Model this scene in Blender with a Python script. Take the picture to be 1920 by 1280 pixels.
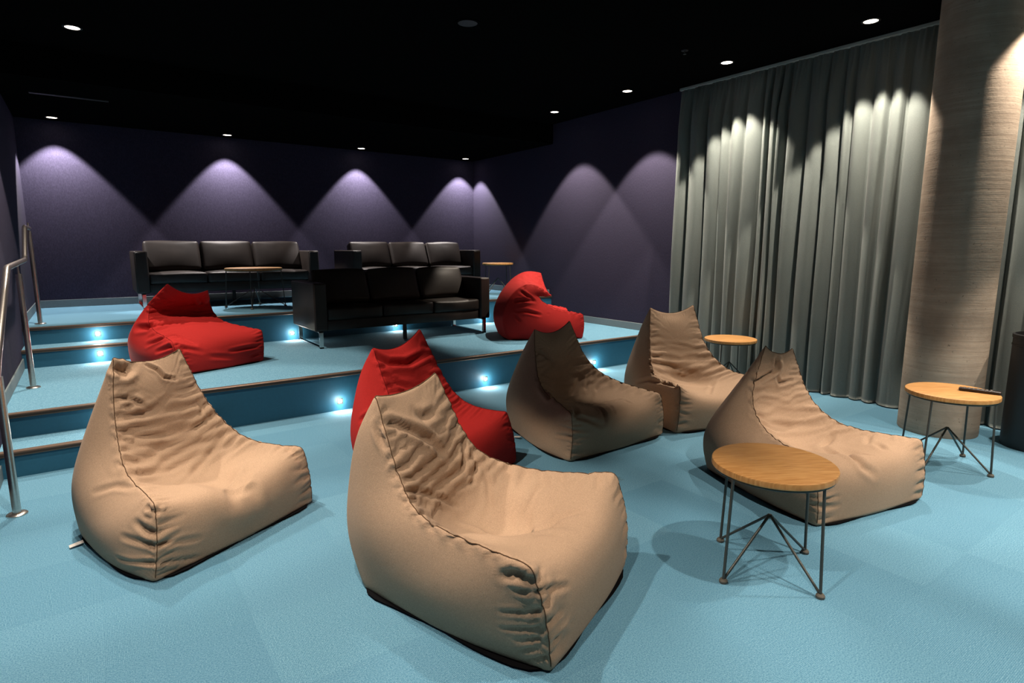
import bpy, bmesh, math, random
import numpy as np
from mathutils import Vector, Matrix

for o in list(bpy.data.objects):
    bpy.data.objects.remove(o, do_unlink=True)
SC = bpy.context.scene
COL = SC.collection
R = math.radians

# ------------------------------------------------------------------ camera
cam = bpy.data.cameras.new('camera')
cam.sensor_width = 36.0
cam.lens = 1106.4 / 1920 * 36.0
cam.clip_start = 0.05
camo = bpy.data.objects.new('camera', cam)
COL.objects.link(camo)
camo.location = (0, 0, 1.5)
camo.rotation_euler = (R(90 - 9.1), 0, R(-35.58))
SC.camera = camo

# ------------------------------------------------------------------ world, exposure
w = bpy.data.worlds.new('world')
SC.world = w
w.use_nodes = True
w.node_tree.nodes['Background'].inputs[0].default_value = (0.02, 0.025, 0.04, 1)
w.node_tree.nodes['Background'].inputs[1].default_value = 0.0
SC.view_settings.view_transform = 'Standard'
SC.view_settings.look = 'None'
SC.view_settings.gamma = 1.0
SC.view_settings.use_curve_mapping = False
SC.view_settings.exposure = 0.0

SPOT_W = 285.0          # one recessed downlight
SPOT_HALF = 41.0        # half angle of its beam
WARM = (1.0, 0.87, 0.72)
COOL = (1.0, 0.91, 0.87)    # the row that washes the back wall
STEP_W = 5.0

# room measures
XL, XR, YF, YB = -0.58, 6.2, -3.6, 9.95
Z1, Z2 = 0.35, 0.70
Y1, Y2 = 5.26, 7.55
ZC, ZC2 = 3.41, 3.112

# ------------------------------------------------------------------ helpers
def link(o, parent=None):
    COL.objects.link(o)
    if parent:
        o.parent = parent
    return o

def tag(o, label=None, cat=None, group=None, kind=None):
    if label: o['label'] = label
    if cat: o['category'] = cat
    if group: o['group'] = group
    if kind: o['kind'] = kind
    return o

def empty(name, loc=(0, 0, 0), rz=0.0):
    o = bpy.data.objects.new(name, None)
    o.empty_display_size = 0.1
    COL.objects.link(o)
    o.location = loc
    o.rotation_euler = (0, 0, rz)
    return o

def mesh_obj(name, bm, mat, parent=None, smooth=False):
    me = bpy.data.meshes.new(name)
    bmesh.ops.recalc_face_normals(bm, faces=bm.faces)
    bm.to_mesh(me)
    bm.free()
    if mat: me.materials.append(mat)
    if smooth:
        for p in me.polygons: p.use_smooth = True
    o = bpy.data.objects.new(name, me)
    return link(o, parent)

def auto_smooth(o, deg=35):
    me = o.data
    for p in me.polygons: p.use_smooth = True
    bm = bmesh.new(); bm.from_mesh(me)
    for e in bm.edges:
        if len(e.link_faces) == 2 and e.calc_face_angle(0) > R(deg):
            e.smooth = False
    bm.to_mesh(me); bm.free()
    return o

def add_box(bm, a, b, bevel=0.0, seg=2):
    r = bmesh.ops.create_cube(bm, size=1.0)
    vs = r['verts']
    for v in vs:
        v.co = Vector([a[i] + (b[i] - a[i]) * (v.co[i] + 0.5) for i in range(3)])
    if bevel > 0:
        es = list({e for v in vs for e in v.link_edges})
        bmesh.ops.bevel(bm, geom=es, offset=bevel, segments=seg, affect='EDGES', profile=0.5)
    return bm

def box(name, a, b, mat, parent=None, bevel=0.0, seg=2):
    bm = bmesh.new()
    add_box(bm, a, b, bevel, seg)
    o = mesh_obj(name, bm, mat, parent)
    if bevel > 0: auto_smooth(o, 40)
    return o

def add_tube(bm, pts, r, n=10, closed=False, cap=True):
    """sweep a circle along a polyline (parallel transport)"""
    pts = [Vector(p) for p in pts]
    m = len(pts)
    rad = r if hasattr(r, '__len__') else [r] * m
    tang = []
    for i in range(m):
        a = pts[(i - 1) % m] if (closed or i > 0) else pts[i]
        b = pts[(i + 1) % m] if (closed or i < m - 1) else pts[i]
        t = (b - a)
        tang.append(t.normalized() if t.length > 1e-9 else Vector((0, 0, 1)))
    ref = Vector((0, 0, 1)) if abs(tang[0].z) < 0.9 else Vector((1, 0, 0))
    u = tang[0].cross(ref).normalized()
    rings = []
    for i in range(m):
        t = tang[i]
        u = (u - t * u.dot(t))
        u = u.normalized() if u.length > 1e-6 else t.orthogonal().normalized()
        v = t.cross(u)
        rings.append([bm.verts.new(pts[i] + (u * math.cos(2 * math.pi * k / n) + v * math.sin(2 * math.pi * k / n)) * rad[i]) for k in range(n)])
    for i in range(m if closed else m - 1):
        A, B = rings[i], rings[(i + 1) % m]
        for k in range(n):
            bm.faces.new((A[k], A[(k + 1) % n], B[(k + 1) % n], B[k]))
    if cap and not closed:
        bm.faces.new(list(reversed(rings[0])))
        bm.faces.new(rings[-1])
    return bm

def tube(name, pts, r, mat, parent=None, n=10, closed=False):
    bm = bmesh.new()
    add_tube(bm, pts, r, n, closed)
    return auto_smooth(mesh_obj(name, bm, mat, parent), 50)

def lathe(name, prof, mat, parent=None, n=48, loc=(0, 0, 0)):
    bm = bmesh.new()
    rings = []
    for (r, z) in prof:
        if r < 1e-6:
            rings.append([bm.verts.new((loc[0], loc[1], loc[2] + z))])
        else:
            rings.append([bm.verts.new((loc[0] + r * math.cos(2 * math.pi * k / n), loc[1] + r * math.sin(2 * math.pi * k / n), loc[2] + z)) for k in range(n)])
    for A, B in zip(rings, rings[1:]):
        for k in range(n):
            k2 = (k + 1) % n
            if len(A) == 1: bm.faces.new((A[0], B[k2], B[k]))
            elif len(B) == 1: bm.faces.new((A[k], A[k2], B[0]))
            else: bm.faces.new((A[k], A[k2], B[k2], B[k]))
    return auto_smooth(mesh_obj(name, bm, mat, parent), 35)

def fillet(pts, r, n=5):
    """round the inner corners of a polyline"""
    pts = [Vector(p) for p in pts]
    out = [pts[0]]
    for i in range(1, len(pts) - 1):
        p, a, b = pts[i], pts[i - 1], pts[i + 1]
        ra = min(r, (a - p).length * 0.45); rb = min(r, (b - p).length * 0.45)
        s = p + (a - p).normalized() * ra; e = p + (b - p).normalized() * rb
        for k in range(n + 1):
            t = k / n
            out.append(s * (1 - t) ** 2 + p * 2 * t * (1 - t) + e * t * t)
    out.append(pts[-1])
    return out

# ------------------------------------------------------------------ materials
class NT:
    def __init__(s, name, rough=0.8, spec=0.3, metal=0.0):
        s.m = bpy.data.materials.new(name)
        s.m.use_nodes = True
        s.t = s.m.node_tree
        s.b = s.t.nodes['Principled BSDF']
        s.b.inputs['Roughness'].default_value = rough
        s.b.inputs['Specular IOR Level'].default_value = spec
        s.b.inputs['Metallic'].default_value = metal
    def n(s, typ, **kw):
        nd = s.t.nodes.new(typ)
        for k, v in kw.items():
            if k in nd.inputs: nd.inputs[k].default_value = v
            else: setattr(nd, k, v)
        return nd
    def l(s, a, b): s.t.links.new(a, b)
    def coord(s, scale=(1, 1, 1), src='Object', rot=(0, 0, 0)):
        tc = s.n('ShaderNodeTexCoord'); mp = s.n('ShaderNodeMapping')
        mp.inputs['Scale'].default_value = scale
        mp.inputs['Rotation'].default_value = rot
        s.l(tc.outputs[src], mp.inputs[0]); return mp.outputs[0]
    def noise(s, vec, scale, detail=3, rough=0.55):
        nd = s.n('ShaderNodeTexNoise', Scale=scale, Detail=detail, Roughness=rough)
        s.l(vec, nd.inputs['Vector']); return nd.outputs['Fac']
    def ramp(s, fac, stops):
        r = s.n('ShaderNodeValToRGB')
        el = r.color_ramp.elements
        while len(el) < len(stops): el.new(0.5)
        for e, (p, c) in zip(el, stops):
            e.position = p; e.color = (*c, 1)
        s.l(fac, r.inputs[0]); return r.outputs[0]
    def mix(s, fac, a, b, blend='MIX'):
        m = s.n('ShaderNodeMix', data_type='RGBA', blend_type=blend)
        if hasattr(fac, 'is_linked'): s.l(fac, m.inputs[0])
        else: m.inputs[0].default_value = fac
        for v, i in ((a, 6), (b, 7)):
            if hasattr(v, 'is_linked'): s.l(v, m.inputs[i])
            else: m.inputs[i].default_value = (*v, 1)
        return m.outputs[2]
    def math(s, op, a, b=0.0):
        m = s.n('ShaderNodeMath', operation=op)
        for v, i in ((a, 0), (b, 1)):
            if hasattr(v, 'is_linked'): s.l(v, m.inputs[i])
            else: m.inputs[i].default_value = v
        return m.outputs[0]
    def color(s, c):
        if hasattr(c, 'is_linked'): s.l(c, s.b.inputs['Base Color'])
        else: s.b.inputs['Base Color'].default_value = (*c, 1)
    def bump(s, h, strength=0.3, dist=0.01):
        bp = s.n('ShaderNodeBump', Strength=strength, Distance=dist)
        s.l(h, bp.inputs['Height']); s.l(bp.outputs[0], s.b.inputs['Normal'])

def plain(name, c, rough=0.6, spec=0.3, metal=0.0):
    t = NT(name, rough, spec, metal); t.color(c)
    v = t.coord(); h = t.noise(v, 60, 2)
    t.color(t.mix(0.12, c, t.ramp(h, [(0.3, tuple(x * 0.6 for x in c)), (0.7, tuple(min(1, x * 1.3) for x in c))])))
    return t.m

def m_carpet(name, tiles=False):
    t = NT(name, 0.95, 0.1)
    v = t.coord(src='Generated' if False else 'Object')
    geo = t.n('ShaderNodeNewGeometry')
    pos = geo.outputs['Position']
    fleck = t.noise(pos, 190, 3, 0.75)
    big = t.noise(pos, 1.1, 3)
    mid = t.noise(pos, 34, 3)
    c = t.ramp(fleck, [(0.34, (0.040, 0.135, 0.225)), (0.5, (0.142, 0.312, 0.435)), (0.66, (0.275, 0.480, 0.595))])
    c = t.mix(t.math('MULTIPLY', mid, 0.30), c, (0.095, 0.26, 0.39))
    c = t.mix(t.math('MULTIPLY', big, 0.25), c, (0.13, 0.31, 0.43))
    h = t.math('MULTIPLY', fleck, 1.0)
    if tiles:
        # loop rows: fine ribs, quarter-turned from tile to tile
        sep = t.n('ShaderNodeSeparateXYZ'); t.l(v, sep.inputs[0])
        rib = t.math('SINE', t.math('MULTIPLY', sep.outputs[0], 2 * math.pi / 0.0055))
        ribn = t.math('ADD', t.math('MULTIPLY', rib, 0.5), 0.5)
        oi = t.n('ShaderNodeObjectInfo')
        amt = t.math('ADD', 0.12, t.math('MULTIPLY', oi.outputs['Random'], 0.50))
        c = t.mix(t.math('MULTIPLY', ribn, amt), c, (0.05, 0.155, 0.25))
        c = t.mix(t.math('MULTIPLY', oi.outputs['Random'], 0.10), c, (0.08, 0.23, 0.36))
        # an old drink stain
        d = t.n('ShaderNodeVectorMath', operation='DISTANCE')
        t.l(pos, d.inputs[0]); d.inputs[1].default_value = (2.68, 2.60, 0)
        st = t.math('ADD', d.outputs['Value'], t.math('MULTIPLY', t.noise(pos, 22, 3), 0.10))
        k = t.n('ShaderNodeMapRange'); t.l(st, k.inputs[0])
        k.inputs[1].default_value = 0.115; k.inputs[2].default_value = 0.075; k.inputs[3].default_value = 0; k.inputs[4].default_value = 0.7
        c = t.mix(k.outputs[0], c, (0.10, 0.14, 0.13))
        h = t.math('ADD', h, t.math('MULTIPLY', ribn, 0.5))
    t.color(c)
    t.bump(h, 0.5, 0.004)
    return t.m

def m_felt(name, c):
    t = NT(name, 0.95, 0.12)
    v = t.coord()
    fine = t.noise(t.coord((1, 1, 0.35)), 130, 3, 0.7)
    mid = t.noise(t.coord((0.6, 0.6, 2.2)), 14, 4, 0.6)
    col = t.ramp(fine, [(0.3, tuple(x * 0.68 for x in c)), (0.7, tuple(x * 1.3 for x in c))])
    col = t.mix(t.math('MULTIPLY', mid, 0.5), col, tuple(x * 0.7 for x in c))
    t.color(col); t.bump(fine, 0.35, 0.004)
    return t.m

def m_fabric(name, c, tint, spec=0.15):
    t = NT(name, 0.88, spec)
    v = t.coord()
    fine = t.noise(v, 330, 2, 0.75)
    mid = t.noise(v, 7, 4)
    col = t.ramp(fine, [(0.32, tuple(x * 0.70 for x in c)), (0.68, tuple(min(1, x * 1.25) for x in c))])
    col = t.mix(t.math('MULTIPLY', mid, 0.30), col, tint)
    t.color(col)
    t.b.inputs['Sheen Weight'].default_value = 0.06 if c[1] > 0.1 else 0.0
    t.b.inputs['Sheen Roughness'].default_value = 0.5
    t.bump(t.math('ADD', t.math('MULTIPLY', fine, 0.25), t.noise(v, 60, 3)), 0.12, 0.004)
    return t.m

def m_curtain():
    t = NT('curtain_cloth', 0.85, 0.15)
    v = t.coord()
    fine = t.noise(t.coord((3, 3, 0.6)), 160, 3)
    col = t.ramp(fine, [(0.3, (0.25, 0.285, 0.27)), (0.7, (0.33, 0.365, 0.345))])
    t.color(t.mix(t.math('MULTIPLY', t.noise(v, 3, 3), 0.4), col, (0.24, 0.295, 0.29)))
    t.b.inputs['Sheen Weight'].default_value = 0.25
    t.bump(fine, 0.15, 0.003)
    return t.m

def m_concrete():
    t = NT('cast_concrete', 0.85, 0.2)
    v = t.coord()
    lines = t.noise(t.coord((0.5, 0.5, 16.0)), 2.2, 5, 0.75)
    mott = t.noise(v, 3.0, 5, 0.6)
    pores = t.noise(v, 45, 3, 0.6)
    col = t.ramp(mott, [(0.3, (0.30, 0.235, 0.18)), (0.55, (0.42, 0.335, 0.26)), (0.8, (0.50, 0.41, 0.32))])
    col = t.mix(t.ramp(lines, [(0.38, (0.55, 0.55, 0.55)), (0.62, (0, 0, 0))]), col, (0.27, 0.205, 0.155))
    pk = t.ramp(pores, [(0.28, (1, 1, 1)), (0.33, (0, 0, 0))])
    col = t.mix(t.math('MULTIPLY', pk, 0.7), col, (0.10, 0.085, 0.07))
    t.color(col)
    t.bump(t.math('ADD', t.math('MULTIPLY', lines, 1.0), t.math('MULTIPLY', pores, 0.4)), 0.3, 0.008)
    return t.m

def m_leather():
    t = NT('black_leather', 0.5, 0.32)
    v = t.coord()
    vo = t.n('ShaderNodeTexVoronoi', Scale=260.0); t.l(v, vo.inputs['Vector'])
    n = t.noise(v, 5, 3)
    t.color(t.ramp(n, [(0.3, (0.016, 0.012, 0.0105)), (0.7, (0.027, 0.0205, 0.0175))]))
    t.bump(vo.outputs['Distance'], 0.06, 0.002)
    return t.m

def m_wood():
    t = NT('oak', 0.45, 0.35)
    v = t.coord((1, 1, 1))
    g = t.noise(t.coord((2.2, 30, 2.2)), 4.0, 4, 0.6)
    g2 = t.noise(t.coord((3, 130, 3)), 4.0, 2, 0.6)
    sep = t.n('ShaderNodeSeparateXYZ'); t.l(v, sep.inputs[0])
    strip = t.math('FLOOR', t.math('MULTIPLY', sep.outputs[1], 1 / 0.055))
    wn = t.n('ShaderNodeTexWhiteNoise', noise_dimensions='1D'); t.l(strip, wn.inputs['W'])
    col = t.ramp(g, [(0.25, (0.31, 0.135, 0.038)), (0.5, (0.50, 0.255, 0.085)), (0.75, (0.64, 0.37, 0.145))])
    col = t.mix(t.math('MULTIPLY', g2, 0.4), col, (0.33, 0.15, 0.045))
    col = t.mix(t.math('MULTIPLY', wn.outputs[0], 0.22), col, (0.36, 0.17, 0.05))
    t.color(col); t.bump(g2, 0.1, 0.002)
    return t.m

def m_steel():
    t = NT('brushed_steel', 0.3, 0.5, 1.0)
    n = t.noise(t.coord((1, 1, 40)), 30, 2)
    t.color(t.ramp(n, [(0.3, (0.50, 0.46, 0.42)), (0.7, (0.66, 0.61, 0.56))]))
    return t.m

def m_emit(name, c, s):
    t = NT(name)
    t.b.inputs['Emission Color'].default_value = (*c, 1)
    t.b.inputs['Emission Strength'].default_value = s
    t.color((0.8, 0.8, 0.8))
    return t.m

M = dict(
    carpet=m_carpet('blue_carpet'), carpet_tile=m_carpet('blue_carpet_tile', True),
    riser=plain('blue_riser_board', (0.020, 0.105, 0.175), 0.5, 0.35),
    nosing=plain('bronze_nosing', (0.20, 0.135, 0.10), 0.45, 0.4, 0.6),
    grip=plain('dark_grip_strip', (0.035, 0.028, 0.024), 0.7),
    felt=m_felt('purple_felt', (0.036, 0.032, 0.059)),
    base=plain('grey_baseboard', (0.17, 0.21, 0.225), 0.5),
    black=plain('black_paint', (0.0035, 0.0035, 0.0035), 0.95, 0.0),
    darkmetal=plain('black_metal', (0.015, 0.015, 0.016), 0.5, 0.4),
    brown=m_fabric('brown_cotton', (0.425, 0.288, 0.195), (0.35, 0.233, 0.152)),
    red=m_fabric('red_cotton', (0.40, 0.020, 0.018), (0.31, 0.013, 0.013)),
    seam_brown=plain('brown_thread', (0.10, 0.058, 0.034), 0.9, 0.1),
    seam_red=plain('red_thread', (0.16, 0.008, 0.008), 0.9, 0.1),
    under=plain('black_base_cloth', (0.006, 0.006, 0.007), 0.95, 0.05),
    tagm=plain('white_tag', (0.55, 0.53, 0.50), 0.8),
    curtain=m_curtain(), concrete=m_concrete(), leather=m_leather(), wood=m_wood(), steel=m_steel(),
    chrome=plain('chrome', (0.62, 0.60, 0.58), 0.14, 0.5, 1.0),
    legmetal=plain('grey_green_metal', (0.060, 0.062, 0.056), 0.42, 0.4, 0.3),
    foot=plain('grey_rubber', (0.10, 0.09, 0.075), 0.6),
    lamp=m_emit('downlight_lens', (1.0, 0.86, 0.72), 9.0),
    steplamp=m_emit('step_light_lens', (1.0, 0.93, 0.82), 25.0),
    plastic=plain('black_plastic', (0.022, 0.014, 0.012), 0.35, 0.5),
    key=plain('grey_key', (0.13, 0.11, 0.10), 0.5),
)

# ------------------------------------------------------------------ structure
def struct(o, label, kind='structure'):
    o['label'] = label; o['kind'] = kind
    return o

floor = struct(box('floor', (XL, YF, -0.12), (XR, Y1 + 0.15, -0.012), M['carpet']), 'blue carpet tile floor of the screening room')
ts = 0.5
rng = random.Random(4)
tile_bm = bmesh.new()
add_box(tile_bm, (-ts / 2, -ts / 2, -0.012), (ts / 2 - 0.0001, ts / 2 - 0.0001, 0.0))
tile0 = mesh_obj('carpet_tile', tile_bm, M['carpet_tile'], floor)
first = True
ny = 14
for i in range(14):
    for j in range(ny):
        x = XL + ts * (i + 0.5); y = Y1 + 0.1475 - ts * (j + 0.5)
        if x + ts / 2 > XR + 0.3: continue
        o = tile0 if first else tile0.copy()
        if not first: link(o, floor)
        first = False
        o.location = (x, y, 0)
        o.rotation_euler = (0, 0, R(90) * ((i + j) % 2))
yb0 = Y1 + 0.1475 - ts * ny
box('carpet_strip', (XL, YF, -0.012), (XR, yb0, 0.0), M['carpet'], floor)

def platform(name, label, x0, x1, yf, yb, z0, z1):
    """a carpeted step: block with carpet top, painted riser and metal nosing"""
    p = struct(box(name, (x0, yf + 0.012, z0), (x1, yb, z1 - 0.006), M['black']), label)
    box('carpet', (x0, yf + 0.045, z1 - 0.006), (x1, yb, z1), M['carpet'], p)
    box('riser', (x0, yf, z0), (x1, yf + 0.012, z1 - 0.03), M['riser'], p)
    n = box('nosing', (x0, yf - 0.012, z1 - 0.03), (x1, yf + 0.045, z1 + 0.002), M['nosing'], p, 0.003, 1)
    box('grip_strip', (x0, yf - 0.0135, z1 - 0.022), (x1, yf - 0.0115, z1 - 0.008), M['grip'], n)
    return p
platform('platform_1', 'lower carpeted seating platform with blue riser', XL, XR, Y1, YB + 0.1, 0.0, Z1)
platform('platform_2', 'upper carpeted platform at the back wall', XL, XR, Y2, YB + 0.1, Z1, Z2)
platform('step_1', 'first carpeted step beside the handrail', XL, 0.72, Y1 - 0.35, Y1, 0.0, Z1 / 2)
platform('step_2', 'carpeted step up to the upper platform', XL, 0.72, Y2 - 0.35, Y2, Z1, Z1 + (Z2 - Z1) / 2)

struct(box('wall_left', (XL - 0.15, YF, -0.1), (XL, YB + 0.15, 3.6), M['felt']), 'purple felt covered side wall with handrail')
struct(box('wall_right', (XR, YF, -0.1), (XR + 0.15, YB + 0.15, 3.6), M['felt']), 'purple felt covered wall behind the curtain')
struct(box('wall_back', (XL - 0.15, YB, -0.1), (XR + 0.15, YB + 0.15, 3.6), M['felt']), 'purple felt back wall with scalloped light')
struct(box('wall_front', (XL - 0.15, YF - 0.15, -0.1), (XR + 0.15, YF, 3.6), M['felt']), 'purple felt wall behind the viewer')
struct(box('ceiling', (XL - 0.15, YF - 0.15, ZC), (XR + 0.15, YB + 0.15, ZC + 0.15), M['black']), 'black ceiling with recessed downlights')
struct(box('ceiling_bulkhead', (XL, Y2, ZC2), (XR, YB, ZC), M['black']), 'lowered black ceiling over the upper platform')
bh = 0.10
struct(box('baseboard_left', (XL, YF, 0.0), (XL + 0.012, Y1 - 0.35, bh), M['base'], None, 0.003, 1), 'grey baseboard along the left wall')
struct(box('baseboard_left', (XL, Y1 + 0.05, Z1), (XL + 0.012, Y2 - 0.35, Z1 + bh), M['base'], None, 0.003, 1), 'grey baseboard on the left wall at the lower platform')
struct(box('baseboard_left', (XL, Y2 + 0.05, Z2), (XL + 0.012, YB, Z2 + bh), M['base'], None, 0.003, 1), 'grey baseboard on the left wall at the upper platform')
struct(box('baseboard_right', (XR - 0.012, YF, 0.0), (XR, Y1, bh), M['base'], None, 0.003, 1), 'grey baseboard behind the curtain')
struct(box('baseboard_right', (XR - 0.012, Y1 + 0.05, Z1), (XR, Y2, Z1 + bh), M['base'], None, 0.003, 1), 'grey baseboard on the right wall at the lower platform')
struct(box('baseboard_right', (XR - 0.012, Y2 + 0.05, Z2), (XR, YB, Z2 + bh), M['base'], None, 0.003, 1), 'grey baseboard on the right wall at the upper platform')
struct(box('baseboard_back', (XL, YB - 0.012, Z2), (XR, YB, Z2 + bh), M['base'], None, 0.003, 1), 'grey blue baseboard along the back wall')

# ------------------------------------------------------------------ ceiling downlights
def downlight(x, y, z, label, color=WARM, power=SPOT_W, seen=True):
    t = tag(empty('ceiling_downlight', (x, y, z)), label, 'downlight', 'recessed ceiling downlights')
    lathe('trim_ring', [(0.062, -0.001), (0.075, -0.001), (0.075, -0.006), (0.058, -0.008), (0.056, -0.002)], M['darkmetal'], t, 32)
    lathe('lens', [(0, -0.004), (0.056, -0.004), (0.056, -0.001), (0, -0.001)], M['lamp'], t, 32)
    L = bpy.data.lights.new('downlight_beam', 'SPOT')
    L.energy = power; L.color = color
    L.spot_size = R(2 * SPOT_HALF); L.spot_blend = 0.16
    L.shadow_soft_size = 0.035
    lo = bpy.data.objects.new('downlight_beam', L)
    link(lo, t); lo.location = (0, 0, -0.05)
    return t

for x, lab in ((-0.186, 'leftmost downlight over the back wall, in the corner by the handrail'),
               (1.84, 'downlight over the back wall above the left leather sofa'),
               (3.875, 'downlight over the back wall between the two rear sofas'),
               (5.884, 'downlight in the far right corner over the back wall')):
    downlight(x, 9.70, ZC2, lab, COOL, SPOT_W * 1.15)
for y, lab in ((6.85, 'farthest downlight of the row along the curtain side'),
               (5.44, 'downlight just beyond the far end of the curtain'),
               (4.03, 'downlight in front of the middle of the curtain'),
               (2.62, 'nearest downlight in view, beside the concrete column')):
    downlight(5.65, y, ZC, lab, power=SPOT_W * (1.25 if y > 5 else 1.0))
downlight(0.09, 6.78, ZC, 'downlight at the upper left above the handrail side')
for x, y in ((5.65, 1.21), (5.65, -0.20), (0.09, 5.37), (0.09, 3.96), (0.09, 2.55), (0.09, 1.14), (2.75, 0.10), (2.75, -1.25), (4.26, -0.10)):
    downlight(x, y, ZC, {5.65: 'downlight above the curtain nearer than the concrete column', 0.09: 'downlight above the handrail side nearer than the top of the view'}.get(x, 'downlight above the near carpet, outside the top of the view'))

# ------------------------------------------------------------------ step lights
def step_light(x, yf, z, label):
    t = tag(empty('step_light', (x, yf, z)), label, 'step light', 'recessed step lights')
    box('plate', (-0.026, -0.004, -0.026), (0.026, 0.0, 0.026), M['legmetal'], t, 0.002, 1)
    bm = bmesh.new()
    bmesh.ops.create_cone(bm, cap_ends=True, segments=20, radius1=0.016, radius2=0.013, depth=0.004, matrix=Matrix.Translation((0, -0.006, 0)) @ Matrix.Rotation(R(90), 4, 'X'))
    mesh_obj('lens', bm, M['steplamp'], t)
    L = bpy.data.lights.new('step_glow', 'SPOT')
    L.spot_size = R(165); L.spot_blend = 1.0
    L.energy = STEP_W; L.color = (1.0, 0.93, 0.82); L.shadow_soft_size = 0.012
    G = bpy.data.lights.new('step_halo', 'POINT'); G.energy = 2.0; G.color = L.color; G.shadow_soft_size = 0.012
    link(bpy.data.objects.new('step_halo', G), t).location = (0, -0.06, 0.0)
    lo = link(bpy.data.objects.new('step_glow', L), t); lo.location = (0, -0.03, -0.005); lo.rotation_euler = (R(-40), 0, 0)
for x, lab in ((1.80, 'step light in the lower riser hidden behind the red bean bag'),
               (3.41, 'step light in the lower riser between red and dark brown bean bags'),
               (5.02, 'step light in the lower riser behind the dark brown bean bag')):
    step_light(x, Y1, 0.085, lab)
step_light(0.10, Y1, Z1 / 2 + 0.07, 'step light in the second stair behind the left bean bag')
step_light(0.03, Y2 - 0.35, Z1 + 0.085, 'lower of the two stair lights left of the red bean bag')
step_light(0.03, Y2, Z1 + 0.175 + 0.07, 'upper of the two stair lights left of the red bean bag')
for x, lab in ((2.02, 'step light in the upper riser beside the front sofa leg'),
               (3.42, 'step light in the upper riser behind the middle of the front sofa'),
               (4.86, 'step light in the upper riser behind the right sofa leg')):
    step_light(x, Y2, Z1 + 0.085, lab)

# ------------------------------------------------------------------ concrete column
col = tag(empty('concrete_column', (5.64, 1.80, 0)), 'round cast concrete column in front of the curtain', 'column')
lathe('shaft', [(0, 0), (0.275, 0), (0.278, 0.01)] + [(0.278, z) for z in np.linspace(0.1, ZC - 0.001, 30)] + [(0, ZC - 0.001)], M['concrete'], col, 72)

# ------------------------------------------------------------------ curtains
def curtain(label, y0, y1, x0, seed, n_folds, zt=ZC - 0.004):
    rg = random.Random(seed)
    t = tag(empty('curtain', (x0, (y0 + y1) / 2, 0)), label, 'curtain', 'grey green floor length curtains')
    # irregular deep pleats hanging from a gathered header
    phase = []; p = 0.0
    knots = [0.0]
    for k in range(n_folds):
        p += rg.uniform(0.45, 1.7); knots.append(p)
    knots = [k / p for k in knots]
    amps = [rg.uniform(0.6, 1.15) for _ in knots]
    lean = [rg.uniform(-0.6, 0.6) for _ in knots]
    drift = [rg.uniform(-0.02, 0.02) for _ in knots]
    nu = n_folds * 16
    us = np.linspace(0, 1, nu + 1)
    def at_u(u):
        k = min(max(0, int(np.searchsorted(knots, u) - 1)), n_folds - 1)
        f = (u - knots[k]) / (knots[k + 1] - knots[k])
        return k, f
    zs = np.concatenate([np.linspace(0.012, 0.10, 4), np.linspace(0.2, zt - 0.35, 22), np.linspace(zt - 0.28, zt, 9)])
    bm = bmesh.new()
    grid = []
    yc = (y0 + y1) / 2
    for z in zs:
        row = []
        h = z / zt
        for u in us:
            k, f = at_u(float(u))
            a = amps[k] * (1 - f) + amps[k + 1] * f
            # rounded pleat: outward lobe with a sharp inner crease
            s = math.sin(math.pi * f)
            prof = s ** 0.6 * a
            header = min(1.0, (zt - z) / 0.45)
            depth = 0.15 * (0.22 + 0.78 * header ** 0.8) * (0.82 + 0.25 * (1 - h))
            fine = 0.012 * math.sin(2 * math.pi * (u * n_folds * 3.3)) * (1 - header) 
            yy = y0 + (y1 - y0) * u + (drift[k] * (1 - f) + drift[min(k + 1, n_folds)] * f) * (1 - h) * 1.5
            yy += lean[k] * 0.05 * s * header * math.cos(math.pi * (f - 0.5))
            xx = -prof * depth - fine + 0.05 + 0.014 * math.sin(7 * h + 5 * k) * header * s
            row.append(bm.verts.new((xx, yy - yc, float(z))))
        grid.append(row)
    for i in range(len(zs) - 1):
        for j in range(nu):
            bm.faces.new((grid[i][j], grid[i][j + 1], grid[i + 1][j + 1], grid[i + 1][j]))
    bmesh.ops.solidify(bm, geom=bm.faces, thickness=0.004)
    o = mesh_obj('cloth', bm, M['curtain'], t, True)
    box('header_tape', (-0.006, y0 - yc, zt - 0.03), (0.05, y1 - yc, zt), M['curtain'], t, 0.004, 1)
    return t
curtain('grey green curtain hanging between the far wall and the concrete column', 1.90, 4.99, 6.09, 11, 19)
curtain('grey green curtain hanging right of the concrete column by the bin', -1.5, 1.86, 6.09, 23, 20)

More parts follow.
